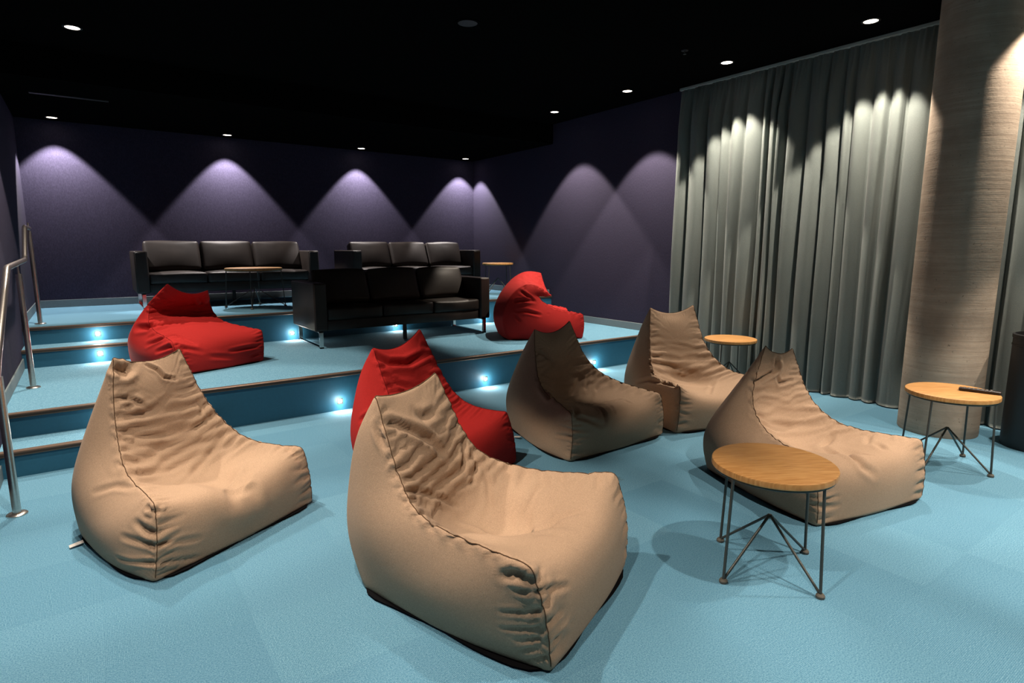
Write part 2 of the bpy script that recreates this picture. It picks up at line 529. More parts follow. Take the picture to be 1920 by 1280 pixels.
# ------------------------------------------------------------------ handrail
hr = tag(empty('handrail', (-0.45, 6.0, 0)), 'brushed steel handrail with three posts beside the stairs', 'handrail')
hx0 = 0.0
def hp(y, z): return (0.0, y - 6.0, z)
def railz(y):
    pts = [(3.9, 0.85), (4.35, 0.92), (5.38, 1.357), (6.95, 1.385), (7.40, 1.69), (7.92, 1.69)]
    for (a, za), (b, zb) in zip(pts, pts[1:]):
        if a <= y <= b: return za + (zb - za) * (y - a) / (b - a)
    return pts[-1][1]
rail_pts = fillet([hp(3.75, 0.62), hp(4.25, 0.885), hp(5.38, 1.357), hp(6.95, 1.385), hp(7.40, 1.69), hp(7.93, 1.69)], 0.05)
tube('rail', rail_pts, 0.021, M['steel'], hr, 16)
for y, zb in ((4.20, 0.0), (6.17, Z1), (7.89, Z2)):
    zt = {4.20: 0.80, 6.17: 1.285, 7.89: 1.665}[y]
    p = tube('post', [hp(y, zb), hp(y, zt)], 0.021, M['steel'], hr, 16)
    lathe('flange', [(0, 0), (0.05, 0), (0.05, 0.006), (0.044, 0.011), (0.026, 0.013), (0.021, 0.013)], M['steel'], p, 32, hp(y, zb))
    tube('pin', [hp(y, zt), hp(y, zt + 0.08)], 0.008, M['steel'], p, 10)

# ------------------------------------------------------------------ tables
def table_parts(t, rot, q=1.0):
    lathe('tabletop', [(0, 0.525), (0.262 * q, 0.525), (0.268 * q, 0.522), (0.270 * q, 0.517), (0.270 * q, 0.498), (0.267 * q, 0.494), (0, 0.494)], M['wood'], t, 64)
    bm = bmesh.new()
    add_tube(bm, [(0.257 * q * math.cos(2 * math.pi * k / 48), 0.257 * q * math.sin(2 * math.pi * k / 48), 0.488) for k in range(48)], 0.006, 8, True)
    auto_smooth(mesh_obj('rim_ring', bm, M['legmetal'], t), 60)
    for k in range(4):
        a = rot + k * math.pi / 2
        c, s = math.cos(a), math.sin(a)
        leg = tube('leg', [(0.257 * q * c, 0.257 * q * s, 0.487), (0.280 * q * c, 0.280 * q * s, 0.012)], 0.0068, M['legmetal'], t, 10)
        tube('brace', [(0.272 * q * c, 0.272 * q * s, 0.022), (0.008 * c, 0.008 * s, 0.258)], 0.0062, M['legmetal'], t, 10)
        lathe('foot', [(0, 0), (0.017, 0), (0.019, 0.004), (0.019, 0.012), (0.013, 0.020), (0, 0.020)], M['foot'], leg, 16, (0.280 * q * c, 0.280 * q * s, 0))
    lathe('hub', [(0, 0.246), (0.012, 0.250), (0.014, 0.258), (0.010, 0.266), (0, 0.268)], M['legmetal'], t, 12)

def side_table(x, y, z, rot, grain, label, q=1.0):
    t = tag(empty('side_table', (x, y, z), grain), label, 'table', 'round oak side tables')
    table_parts(t, rot - grain, q)
    return t
side_table(2.49, 1.41, 0, R(-98), R(-30), 'nearest round oak side table with wire legs, in front of bean bag')
side_table(4.757, 1.455, 0, R(-95.6), R(-38), 'round oak side table with a remote, beside the concrete column')
side_table(5.60, 3.76, 0, R(-75), R(-30), 'round oak side table by the curtain, behind a bean bag')
side_table(1.82, 8.50, Z2, R(-110), R(-20), 'wider round side table in front of the left rear sofa', 1.33)
side_table(5.86, 8.62, Z2, R(-70), R(-20), 'round side table by the right wall beside the rear sofa')

rm = tag(empty('remote_control', (4.85, 1.325, 0.525), R(-75)), 'black remote control lying on the oak table by the column', 'remote')
box('body', (-0.115, -0.024, 0.002), (0.115, 0.024, 0.022), M['plastic'], rm, 0.008, 3)
for i in range(7):
    for j in range(3):
        box('button', (-0.09 + i * 0.024, -0.017 + j * 0.013, 0.021), (-0.076 + i * 0.024, -0.009 + j * 0.013, 0.0245), M['key'], rm, 0.001, 1)

wb = tag(empty('waste_bin', (5.72, 1.19, 0)), 'dark cylindrical waste bin at the right edge by the curtain', 'bin')
lathe('body', [(0, 0.0), (0.20, 0.0), (0.205, 0.015), (0.205, 0.83), (0.198, 0.83), (0.198, 0.02), (0, 0.02)], M['darkmetal'], wb, 48)
lathe('rim', [(0.203, 0.825), (0.210, 0.83), (0.210, 0.855), (0.196, 0.860), (0.194, 0.825)], M['darkmetal'], wb, 48)
lathe('band', [(0.205, 0.77), (0.209, 0.773), (0.209, 0.782), (0.205, 0.785)], M['darkmetal'], wb, 48)

# ------------------------------------------------------------------ sofas
def cushion_mesh(name, sx, sy, sz, r, puff, n=12, pleat=False, seed=0):
    """puffed rounded box centred on the origin"""
    rg = np.random.RandomState(seed)
    half = np.array([sx, sy, sz]) / 2
    verts = {}; V = []; F = []
    def vid(p):
        k = tuple(np.round(p, 5))
        if k not in verts:
            verts[k] = len(V); V.append(p)
        return verts[k]
    ax = [(0, 1, 2), (1, 2, 0), (2, 0, 1)]
    lin = np.linspace(-1, 1, n + 1)
    lin = np.sign(lin) * (1 - (1 - np.abs(lin)) ** 1.5)
    lin = {a: lin for a in range(3)}
    for (a, b, c) in ax:
        for s in (-1, 1):
            for i in range(n):
                for j in range(n):
                    q = []
                    for (di, dj) in ((0, 0), (1, 0), (1, 1), (0, 1)):
                        p = np.zeros(3); p[a] = s; p[b] = lin[b][i + di]; p[c] = lin[c][j + dj]
                        q.append(vid(p))
                    F.append(q if s > 0 else q[::-1])
    V = np.array(V)
    P = V * half
    q = np.clip(P, -(half - r), half - r)
    d = P - q
    ln = np.linalg.norm(d, axis=1); ln[ln < 1e-9] = 1
    P = q + d / ln[:, None] * np.minimum(ln, r)[:, None] if False else q + d / ln[:, None] * np.where(np.linalg.norm(d, axis=1) > 1e-9, r, 0)[:, None]
    for a in range(3):
        b, c = (a + 1) % 3, (a + 2) % 3
        k = (1 - V[:, b] ** 2) * (1 - V[:, c] ** 2)
        P[:, a] += np.sign(V[:, a]) * (np.abs(V[:, a]) > 0.99) * k * puff * (1.0 if a != 0 else 0.4)
    # soft sag and hand creases
    P[:, 2] += 0.004 * np.sin(3.1 * V[:, 0] + seed) * (V[:, 2] > 0)
    if pleat:
        front = (V[:, 1] < 0)
        m = np.exp(-((V[:, 2] - 0.72) / 0.2) ** 2) * np.exp(-((V[:, 0]) / 0.45) ** 2) * front
        P[:, 1] += 0.005 * m * np.sin(V[:, 0] * 42 + seed)
    me = bpy.data.meshes.new(name)
    me.from_pydata(P.tolist(), [], F); me.update()
    me.materials.append(M['leather'])
    for p in me.polygons: p.use_smooth = True
    return me

SW, SD = 2.36, 0.88
def sofa(x, y, z, label, seed):
    t = tag(empty('leather_sofa', (x, y, z)), label, 'sofa', 'black leather three seat sofas')
    at = 0.15
    inner = SW - 2 * at
    for s in (0, 1):
        xa = -SW / 2 + s * (SW - at)
        a = box('armrest', (xa, 0.0, 0.20), (xa + at, SD, 0.745), M['leather'], t, 0.018, 3)
        box('front_panel', (xa + 0.012, -0.004, 0.22), (xa + at - 0.012, 0.004, 0.728), M['leather'], a, 0.003, 1)
        # sled leg of flat bar
        bm = bmesh.new()
        xm = xa + at / 2
        for (p, q) in (((0.02, 0.0), (0.05, 0.20)), ((SD - 0.05, 0.0), (SD - 0.02, 0.20)), ((0.02, 0.0), (SD - 0.02, 0.018)), ((0.02, 0.182), (SD - 0.02, 0.20))):
            add_box(bm, (xm - 0.022, p[0], p[1]), (xm + 0.022, q[0], q[1]), 0.002, 1)
        mesh_obj('sled_leg', bm, M['chrome'], t)
    box('seat_base', (-inner / 2, 0.03, 0.20), (inner / 2, SD - 0.02, 0.315), M['leather'], t, 0.012, 2)
    box('backrest', (-inner / 2, SD - 0.17, 0.20), (inner / 2, SD - 0.005, 0.735), M['leather'], t, 0.02, 3)
    box('centre_leg', (-0.022, 0.16, 0.0), (0.022, 0.19, 0.20), M['darkmetal'], t, 0.002, 1)
    cw = inner / 3
    for k in range(3):
        xc = -inner / 2 + cw * (k + 0.5)
        me = cushion_mesh('seat_cushion', cw - 0.008, 0.66, 0.145, 0.028, 0.014, 12, False, seed + k)
        o = bpy.data.objects.new('seat_cushion', me); link(o, t)
        o.location = (xc, 0.345, 0.315 + 0.0725)
        me = cushion_mesh('back_cushion', cw - 0.012, 0.17, 0.42, 0.032, 0.026, 18, True, seed + 3 + k)
        o = bpy.data.objects.new('back_cushion', me); link(o, t)
        o.location = (xc + 0.01 * (k - 1), 0.525, 0.660)
        o.rotation_euler = (R(-21 - 2 * ((k + seed) % 2)), 0, R(1.2 * (k - 1)))
    return t
sofa(0.50 + SW / 2, 9.0, Z2, 'black leather sofa at the back wall, left of the two', 1)
sofa(3.39 + SW / 2, 9.0, Z2, 'black leather sofa at the back wall, right of the two', 2)
sofa(2.05 + 2.32 / 2, 6.65, Z1, 'dark leather sofa in front on the lower platform between red bean bags', 3)

# ------------------------------------------------------------------ ceiling fittings
sp = tag(empty('ceiling_speaker', (2.87, 4.67, ZC)), 'round black speaker grille set in the ceiling', 'speaker')
lathe('ring', [(0.085, -0.001), (0.115, -0.001), (0.115, -0.006), (0.088, -0.009), (0.085, -0.004)], M['black'], sp, 40)
lathe('grille', [(0, -0.006), (0.085, -0.004), (0.085, -0.001), (0, -0.001)], M['darkmetal'], sp, 40)
sm = tag(empty('sprinkler_head', (4.98, 4.04, ZC)), 'small dark sprinkler head on the ceiling near the curtain', 'sprinkler')
lathe('rosette', [(0, -0.001), (0.035, -0.001), (0.033, -0.008), (0.012, -0.010), (0, -0.010)], M['darkmetal'], sm, 24)
lathe('deflector', [(0, -0.010), (0.006, -0.010), (0.006, -0.034), (0.016, -0.036), (0.016, -0.040), (0, -0.040)], M['legmetal'], sm, 20)
va = tag(empty('slot_vent', (0.02, 8.30, ZC2)), 'thin slot air vent in the lowered ceiling at left', 'vent')
box('frame', (-0.35, -0.03, -0.006), (0.35, 0.03, -0.0005), M['darkmetal'], va, 0.002, 1)
box('slot', (-0.33, -0.006, -0.008), (0.33, 0.006, -0.005), M['legmetal'], va)

# ------------------------------------------------------------------ bean bags
def bag_cage(d):
    """control cage: a closed strip (front, seat, back, top, rear, bottom) with two side panels"""
    L, hf = d['L'], d['hf']
    xe, heR, heL = d['xe'], d['heR'], d['heL']
    he = (heR + heL) / 2
    lift = d.get('lift', 0.0)
    b = d.get('belly', 0.13)
    sag = d.get('sag', 0.09)
    # station: x, z, half width, centre dx, centre dz
    S = [
        (L + .01, -0.01, d['wb'] + .015, 0.03, 0.0),                                        # 0 front bottom
        (L + 0.03 + d['xf'] * .5, hf * 0.52, (d['wb'] + d['wt']) / 2 + .01, 0.05, 0.0),     # 1 front
        (L + d['xf'], hf, d['wt'], 0.015, d.get('fsag', -0.035)),                              # 2 front top corners
        ((L + d['xf'] + d['xc']) / 2 + .03, (hf * .55 + d['zc'] * .45) - .005, (d['wt'] + d['wc']) / 2 - .01, 0.0, -sag * 0.85),   # 3 seat
        (d['xc'], d['zc'], d['wc'], -0.05, -sag * 1.35),                         # 4 crease
        (d['xm'], d['zm'], d['wm'], -0.01, -0.02),                              # 5 back
        ((d['xm'] + xe) / 2 - .005, (d['zm'] + he) / 2, (d['wm'] + d['we']) / 2 + .005, 0.03, 0.0),   # 6 upper back
        (xe, he, d['we'], 0.0, d.get('notch', -0.07)),                          # 7 ears
        (xe - 0.10 + d.get('rx', 0), he * .80, d['we'] + .03, -0.02, 0.0),      # 8 rear upper
        ((xe - .1) * .45 - b * .62, he * .52, (d['we'] + d['wr']) / 2, -0.04, 0.0),   # 9 rear mid
        (-b, he * .25, d['wr'] - .01, -0.05, 0.0),                              # 10 rear belly
        (-0.01, -0.01, d['wr'] + .01, -0.04, 0.0),                                      # 11 rear bottom
        (L * .33, 0.0, d['wr'] * .5 + d['wb'] * .5 + .03, 0.0, 0.0),            # 12 bottom
        (L * .67, 0.0, d['wb'] + .03, 0.0, 0.0),                                # 13 bottom
    ]
    for i, s in d.get('st', {}).items(): S[i] = s
    n = len(S)
    ov = d.get('ov', {})
    V = []; idx = {}
    T = (-1.0, -0.5, 0.0, 0.5, 1.0)
    for i, (x, z, hw, cx, cz) in enumerate(S):
        for j, t in enumerate(T):
            k = 1 - t * t
            zz = z + cz * k
            if i == 7: zz += (heL - heR) / 2 * t
            if i in (6, 8): zz += (heL - heR) / 4 * t
            V.append([x + cx * k, t * hw, max(zz, 0.0)]); idx[(i, j)] = len(V) - 1
    top = [1, 2, 3, 4, 5, 6]; bot = [13, 12, 11, 10, 9, 8]
    sb = d.get('side', 0.10)
    bul = [0.35, 0.75, 1.0, 1.0, 0.70, 0.30]
    F = []
    for i in range(n):
        for j in range(4):
            a, bq = idx[(i, j)], idx[((i + 1) % n, j)]
            F.append((a, idx[(i, j + 1)], idx[((i + 1) % n, j + 1)], bq))
    for s, j in ((-1, 0), (1, 4)):
        rows = []
        for k in range(6):
            A = np.array(V[idx[(top[k], j)]]); B = np.array(V[idx[(bot[k], j)]])
            row = [idx[(top[k], j)]]
            for f, g in ((0.3, 0.75), (0.62, 1.0)):
                p = A * (1 - f) + B * f
                p[1] += s * sb * bul[k] * g
                p[2] = max(p[2], 0.0)
                V.append(p.tolist()); row.append(len(V) - 1)
            row.append(idx[(bot[k], j)])
            rows.append(row)
        def q(*ids): F.append(ids if s < 0 else tuple(reversed(ids)))
        f0, f7 = idx[(0, j)], idx[(7, j)]
        for m in range(3): q(f0, rows[0][m + 1], rows[0][m])
        for k in range(5):
            for m in range(3): q(rows[k][m], rows[k][m + 1], rows[k + 1][m + 1], rows[k + 1][m])
        for m in range(3): q(rows[5][m], rows[5][m + 1], f7)
    V = np.array(V)
    for (i, j), dv in ov.items(): V[idx[(i, j)]] += dv
    seam = []
    for j in (0, 4):
        for i in range(n):
            seam.append((idx[(i, j)], idx[((i + 1) % n, j)], 1 if i in (0, 1, 2, 3, 4, 5, 6) else 0))
    for j in range(4):
        seam.append((idx[(7, j)], idx[(7, j + 1)], 2))
        seam.append((idx[(0, j)], idx[(0, j + 1)], 0)); seam.append((idx[(11, j)], idx[(11, j + 1)], 0))
    ears = [idx[(7, 0)], idx[(7, 4)]]
    corners = [idx[(2, 0)], idx[(2, 4)], idx[(0, 0)], idx[(0, 4)]]
    return V, F, seam, ears, corners

def subdivide(V, F, seam, ears, corners, level):
    me = bpy.data.meshes.new('cage')
    me.from_pydata(V.tolist(), [], F); me.update()
    bm = bmesh.new(); bm.from_mesh(me)
    bmesh.ops.recalc_face_normals(bm, faces=bm.faces)
    bm.to_mesh(me); bm.free()
    key = {tuple(sorted(e.vertices)): e.index for e in me.edges}
    cr = me.attributes.new('crease_edge', 'FLOAT', 'EDGE')
    sm = me.attributes.new('seamid', 'FLOAT', 'EDGE')
    sid = np.zeros(len(me.edges))
    for a, b, k in seam:
        e = key[tuple(sorted((a, b)))]
        cr.data[e].value = 0.55 if k != 2 else 0.65
        me.edges[e].use_seam = (k != 0)
    cv = me.attributes.new('crease_vert', 'FLOAT', 'POINT')
    for v in ears: cv.data[v].value = 0.75
    for v in corners: cv.data[v].value = 0.45
    o = bpy.data.objects.new('cage', me); COL.objects.link(o)
    md = o.modifiers.new('s', 'SUBSURF'); md.levels = level; md.render_levels = level
    dg = bpy.context.evaluated_depsgraph_get()
    ev = o.evaluated_get(dg); m2 = ev.to_mesh()
    P = np.empty(len(m2.vertices) * 3); m2.vertices.foreach_get('co', P); P = P.reshape(-1, 3)
    E = np.empty(len(m2.edges) * 2, int); m2.edges.foreach_get('vertices', E); E = E.reshape(-1, 2)
    us = np.array([e.use_seam for e in m2.edges])
    Q = np.empty(len(m2.loops), int); m2.loops.foreach_get('vertex_index', Q); Q = Q.reshape(-1, 4)
    ev.to_mesh_clear()
    bpy.data.objects.remove(o); bpy.data.meshes.remove(me)
    return P, E, Q, us

def vnormals(P, Q):
    n = np.cross(P[Q[:, 2]] - P[Q[:, 0]], P[Q[:, 3]] - P[Q[:, 1]])
    N = np.zeros_like(P)
    for c in range(3):
        for k in range(4): N[:, c] += np.bincount(Q[:, k], n[:, c], len(P))
    return N / np.maximum(np.linalg.norm(N, axis=1), 1e-9)[:, None]

def wrinkle(P0, E, Q, us, d, iters, seed):
    """settle the cloth: panels are longer than the seams that hold them, so they gather into folds"""
    rg = np.random.RandomState(seed)
    n = len(P0)
    sv = np.unique(E[us].ravel())
    # nearest seam vertex and its tangent
    tan = np.zeros((n, 3))
    dd = P0[E[us][:, 1]] - P0[E[us][:, 0]]
    for (a, b), v in zip(E[us], dd):
        for k in (a, b):
            tan[k] += v if np.dot(tan[k], v) >= 0 else -v
    tan /= np.maximum(np.linalg.norm(tan, axis=1), 1e-9)[:, None]
    near = np.empty(n, int); dist = np.empty(n)
    SP = P0[sv]
    for a in range(0, n, 2000):
        D = ((P0[a:a + 2000, None, :] - SP[None]) ** 2).sum(2)
        k = D.argmin(1); near[a:a + 2000] = sv[k]; dist[a:a + 2000] = np.sqrt(D[np.arange(len(k)), k])
    T = tan[near]
    x, y, z = P0.T
    # how much spare cloth lies where
    g = d.get('gather', 0.10) * np.exp(-(dist / 0.11) ** 2)
    strip = np.abs(y) < 0.40
    cre = np.exp(-(((x - d['xc'] + .02) / 0.20) ** 2 + ((z - d['zc'] - .06) / 0.20) ** 2)) * d.get('crease', 0.10)
    frontc = np.exp(-((x - d['L']) / 0.16) ** 2) * np.exp(-(dist / 0.12) ** 2) * d.get('front', 0.10)
    back = np.exp(-((x - d['xm']) / 0.22) ** 2) * np.exp(-((z - d['zm'] - .1) / 0.25) ** 2) * d.get('backx', 0.05)
    low = np.clip(z / 0.05, 0, 1)
    # the side panels are cut flat: they only gather at the front corner seams
    hwl = np.abs(P0[near][:, 1])
    side = np.clip((np.abs(y) - hwl) / 0.02, 0, 1)
    g = g * (1 - 0.8 * side)
    cre = cre * (1 - side); back = back * (1 - side)
    amt = (g + frontc) * low
    amt2 = (cre + back) * low
    # shear/bend partners across quads
    diag = np.concatenate([Q[:, [0, 2]], Q[:, [1, 3]]])
    # bending: vertices two edges apart
    nb = [[] for _ in range(n)]
    for a, b in E: nb[a].append(b); nb[b].append(a)
    bend = []
    for v in range(n):
        q = nb[v]
        if len(q) == 4:
            p = P0[q] - P0[v]; p /= np.linalg.norm(p, axis=1)[:, None]
            C = p @ p.T
            k = C[0].argmin(); bend.append((q[0], q[k]))
            r = [i for i in range(4) if i not in (0, k)]
            if len(r) == 2: bend.append((q[r[0]], q[r[1]]))
    bend = np.array(bend)
    A = np.concatenate([E, diag, bend]); 
    vec = P0[A[:, 1]] - P0[A[:, 0]]
    l0 = np.linalg.norm(vec, axis=1)
    u = vec / np.maximum(l0, 1e-9)[:, None]
    am = (amt[A[:, 0]] + amt[A[:, 1]]) / 2; am2 = (amt2[A[:, 0]] + amt2[A[:, 1]]) / 2
    Tm = T[A[:, 0]]
    st = 1 + am * (u * Tm).sum(1) ** 2 + am2 * (1 - u[:, 1] ** 2)
    isse = np.zeros(len(A), bool); isse[:len(E)] = us
    st[isse] = 1.0
    rest = l0 * st
    k = np.concatenate([np.full(len(E), 1.0), np.full(len(diag), 0.35), np.full(len(bend), d.get('bend', 0.14))])
    wsum = np.bincount(A[:, 0], k, n) + np.bincount(A[:, 1], k, n)
    inv = 1.15 / wsum
    N = vnormals(P0, Q)
    # seeds: smooth noise, stretched across the spare direction
    seed_f = np.zeros(n)
    for m in range(26):
        f = rg.uniform(30, 75); ph = rg.uniform(0, 6.28)
        dv = rg.normal(size=3) * np.array([1, .25, 1]); dv /= np.linalg.norm(dv)
        seed_f += np.sin(P0 @ dv * f + ph + 2 * np.sin(P0 @ rg.normal(size=3) * 6))
    P = P0 + N * (seed_f * 0.0016 * np.clip((amt + amt2) / 0.08, 0, 1.4))[:, None]
    kf = d.get('found', 0.010)
    fix = np.zeros(n); 
    vel = np.zeros_like(P)
    for it in range(iters):
        dv = P[A[:, 1]] - P[A[:, 0]]
        ln = np.sqrt((dv * dv).sum(1))
        c = (k * 0.5 * (ln - rest) / np.maximum(ln, 1e-9))[:, None] * dv
        D = np.empty_like(P)
        for ax in range(3):
            D[:, ax] = np.bincount(A[:, 0], c[:, ax], n) - np.bincount(A[:, 1], c[:, ax], n)
        step = D * inv[:, None] + kf * (P0 - P)
        vel = 0.6 * vel + step
        P = P + vel * 0.9
        P[:, 2] = np.maximum(P[:, 2], 0.0)
    return P

def fold_strokes(P, Q, strokes):
    """press or raise single folds: polyline in bag space, width, height (negative = valley)"""
    for pts, wd, h in strokes:
        N = vnormals(P, Q)
        pts = np.array(pts, float)
        best = np.full(len(P), 9.0); par = np.zeros(len(P))
        tot = np.linalg.norm(np.diff(pts, axis=0), axis=1); cum = np.concatenate([[0], np.cumsum(tot)]); 
        for i in range(len(pts) - 1):
            a, b = pts[i], pts[i + 1]
            ab = b - a
            t = np.clip(((P - a) @ ab) / (ab @ ab), 0, 1)
            dd = np.linalg.norm(P - (a + t[:, None] * ab), axis=1)
            m = dd < best
            best[m] = dd[m]; par[m] = (cum[i] + t[m] * tot[i]) / cum[-1]
        taper = np.clip(np.sin(np.pi * np.clip(par * .94 + .03, 0, 1)), 0, 1) ** 0.7
        q = best / wd
        P = P + N * ((h * np.exp(-q ** 2) - 0.45 * h * np.exp(-((q - 1.7) / .75) ** 2)) * taper)[:, None]
    return P

def chains(E):
    """order loose edges into polylines"""
    nb = {}
    for a, b in E:
        nb.setdefault(a, []).append(b); nb.setdefault(b, []).append(a)
    seen = set(); out = []
    def walk(a, b):
        ch = [a, b]; seen.add((min(a, b), max(a, b)))
        while True:
            c = ch[-1]
            if len(nb[c]) != 2: break
            nx = [q for q in nb[c] if (min(c, q), max(c, q)) not in seen]
            if not nx: break
            seen.add((min(c, nx[0]), max(c, nx[0]))); ch.append(nx[0])
        return ch
    for v in [v for v in nb if len(nb[v]) != 2] + list(nb):
        for q in nb[v]:
            if (min(v, q), max(v, q)) not in seen: out.append(walk(v, q))
    return out

def bean_bag(loc, heading, d, mat, smat, label, group, seed, level=4, iters=110, tagspot=None):
    t = tag(empty('bean_bag', loc, heading), label, 'bean bag', group)
    V, F, seam, ears, corners = bag_cage(d)
    P, E, Q, us = subdivide(V, F, seam, ears, corners, level)
    P[:, 2] = np.maximum(P[:, 2], 0.0)
    P = wrinkle(P, E, Q, us, d, iters, seed)
    if d.get('strokes'): P = fold_strokes(P, Q, d['strokes'])
    if 'tilt' in d: pass
    P[:, 2] = np.maximum(P[:, 2], 0.0)
    # the cover stops a little above the floor, a black base cloth closes it
    P[:, 2] = 0.004 + P[:, 2]
    me = bpy.data.meshes.new('cover')
    me.from_pydata(P.tolist(), [], Q.tolist()); me.update()
    me.materials.append(mat)
    for p in me.polygons: p.use_smooth = True
    cover = link(bpy.data.objects.new('cover', me), t)
    N = vnormals(P, Q)
    bm = bmesh.new()
    for ch in chains(E[us]):
        if len(ch) < 3: continue
        pts = [P[v] + N[v] * 0.0004 for v in ch]
        pts = [p for p in pts if p[2] > 0.02]
        if len(pts) > 2: add_tube(bm, pts, 0.0021, 6)
    auto_smooth(mesh_obj('seam', bm, smat, cover), 80)
    # base cloth: outline of the footprint
    lo = P[P[:, 2] < 0.035]
    c = lo.mean(0)
    ang = np.arctan2(lo[:, 1] - c[1], lo[:, 0] - c[0]); rad = np.hypot(lo[:, 0] - c[0], lo[:, 1] - c[1])
    m = 64; rr = np.zeros(m)
    for k in range(m):
        a = -math.pi + 2 * math.pi * k / m
        dl = np.abs((ang - a + math.pi) % (2 * math.pi) - math.pi)
        rr[k] = rad[dl < 0.12].max() if (dl < 0.12).any() else 0.3
    rr = (np.roll(rr, 1) + 2 * rr + np.roll(rr, -1)) / 4 * 0.965
    bm = bmesh.new()
    ring0, ring1 = [], []
    for k in range(m):
        a = -math.pi + 2 * math.pi * k / m
        ring0.append(bm.verts.new((c[0] + rr[k] * .97 * math.cos(a), c[1] + rr[k] * .97 * math.sin(a), 0.0)))
        ring1.append(bm.verts.new((c[0] + rr[k] * math.cos(a), c[1] + rr[k] * math.sin(a), 0.012)))
    for k in range(m): bm.faces.new((ring0[k], ring0[(k + 1) % m], ring1[(k + 1) % m], ring1[k]))
    bm.faces.new(list(reversed(ring0))); bm.faces.new(ring1)
    mesh_obj('base_cloth', bm, M['under'], t)
    if tagspot is not None:
        x, y, a = tagspot
        o = box('care_tag', (-0.03, -0.012, 0.014), (0.03, 0.012, 0.017), M['tagm'], t)
        o.location = (x, y, 0); o.rotation_euler = (R(12), R(-10), a)
    return t

BAGS = {}
BAGS['A'] = (0, {'x0': 1.096, 'y0': 2.457, 'hd': -1.103, 'L': 0.937, 'wb': 0.335, 'wt': 0.447, 'hf': 0.435, 'xf': -0.021, 'wr': 0.238, 'xe': 0.077, 'we': 0.22, 'heR': 0.883, 'heL': 0.902, 'xc': 0.37, 'zc': 0.449, 'wc': 0.342, 'xm': 0.239, 'zm': 0.532, 'wm': 0.267, 'sag': 0.16, 'side': 0.065, 'fsag': -0.05, 'notch': -0.035, 'ov': {(2, 4): (0, 0.02, 0.03), (1, 4): (0.02, 0.1, 0), (0, 4): (0.02, 0.13, 0), (1, 3): (0.02, 0.05, 0), (0, 3): (0.02, 0.05, 0), (13, 4): (0, 0.06, 0), (2, 0): (0.0, 0.0, 0.015)}, 'strokes': [[[[0.117, -0.242, 0.772], [0.134, -0.185, 0.762], [0.166, -0.095, 0.712], [0.201, 0.01, 0.632], [0.227, 0.064, 0.555]], 0.02, -0.0286], [[[0.099, -0.249, 0.759], [0.12, -0.253, 0.717], [0.146, -0.258, 0.675]], 0.014, -0.013], [[[0.218, 0.24, 0.58], [0.255, 0.193, 0.518], [0.27, 0.148, 0.461], [0.256, 0.042, 0.445]], 0.014, -0.0169], [[[0.254, 0.242, 0.54], [0.297, 0.234, 0.451], [0.308, 0.166, 0.402], [0.283, 0.062, 0.4]], 0.013, -0.0156], [[[0.294, 0.259, 0.496], [0.367, 0.219, 0.394], [0.419, 0.141, 0.324], [0.429, 0.056, 0.297]], 0.014, -0.0169], [[[0.264, -0.273, 0.521], [0.266, -0.155, 0.466], [0.282, -0.046, 0.399], [0.325, 0.032, 0.337]], 0.013, -0.0182], [[[0.232, -0.259, 0.567], [0.246, -0.158, 0.525]], 0.01, -0.0104], [[[0.177, -0.213, 0.669], [0.193, -0.154, 0.653]], 0.009, -0.0091], [[[0.138, -0.033, 0.774], [0.157, 0.006, 0.738], [0.154, 0.104, 0.741]], 0.022, -0.0182], [[[0.629, 0.328, 0.416], [0.601, 0.257, 0.375], [0.601, 0.131, 0.324], [0.653, -0.001, 0.317]], 0.02, -0.0169], [[[0.867, 0.196, 0.373], [0.777, 0.142, 0.359], [0.705, 0.067, 0.333], [0.682, -0.016, 0.324]], 0.018, -0.0156], [[[0.405, 0.329, 0.446], [0.45, 0.261, 0.395], [0.471, 0.162, 0.326]], 0.02, -0.0091], [[[0.867, 0.008, 0.357], [0.744, -0.016, 0.339], [0.674, -0.11, 0.333]], 0.03, 0.013], [[[0.362, -0.05, 0.313], [0.454, 0.0, 0.291], [0.594, -0.078, 0.311]], 0.02, 0.013], [[[0.835, -0.432, 0.339], [0.88, -0.43, 0.337], [0.931, -0.419, 0.352], [0.964, -0.229, 0.276]], 0.011, -0.0156], [[[0.775, -0.42, 0.226], [0.857, -0.418, 0.248], [0.928, -0.411, 0.268], [0.962, -0.292, 0.223]], 0.009, -0.013], [[[0.774, -0.407, 0.154], [0.857, -0.405, 0.176], [0.923, -0.399, 0.194], [0.975, -0.205, 0.121]], 0.009, -0.013], [[[0.822, -0.396, 0.115], [0.919, -0.39, 0.15], [0.96, -0.313, 0.126]], 0.008, -0.0091], [[[0.833, -0.381, 0.068], [0.918, -0.385, 0.112]], 0.01, -0.0091], [[[0.84, -0.36, 0.014], [0.921, -0.368, 0.069], [0.959, -0.281, 0.063]], 0.009, -0.0117], [[[0.793, -0.43, 0.374], [0.852, -0.432, 0.399], [0.898, -0.432, 0.393], [0.923, -0.431, 0.388]], 0.018, -0.0234], [[[0.888, -0.41, 0.221], [0.928, -0.41, 0.237]], 0.006, -0.0065], [[[0.409, 0.044, 0.298], [0.647, 0.048, 0.318], [0.77, 0.137, 0.357]], 0.105, -0.0442]]},
             'brown', 'nearest beige brown bean bag, in the centre foreground', 1, 4, None)
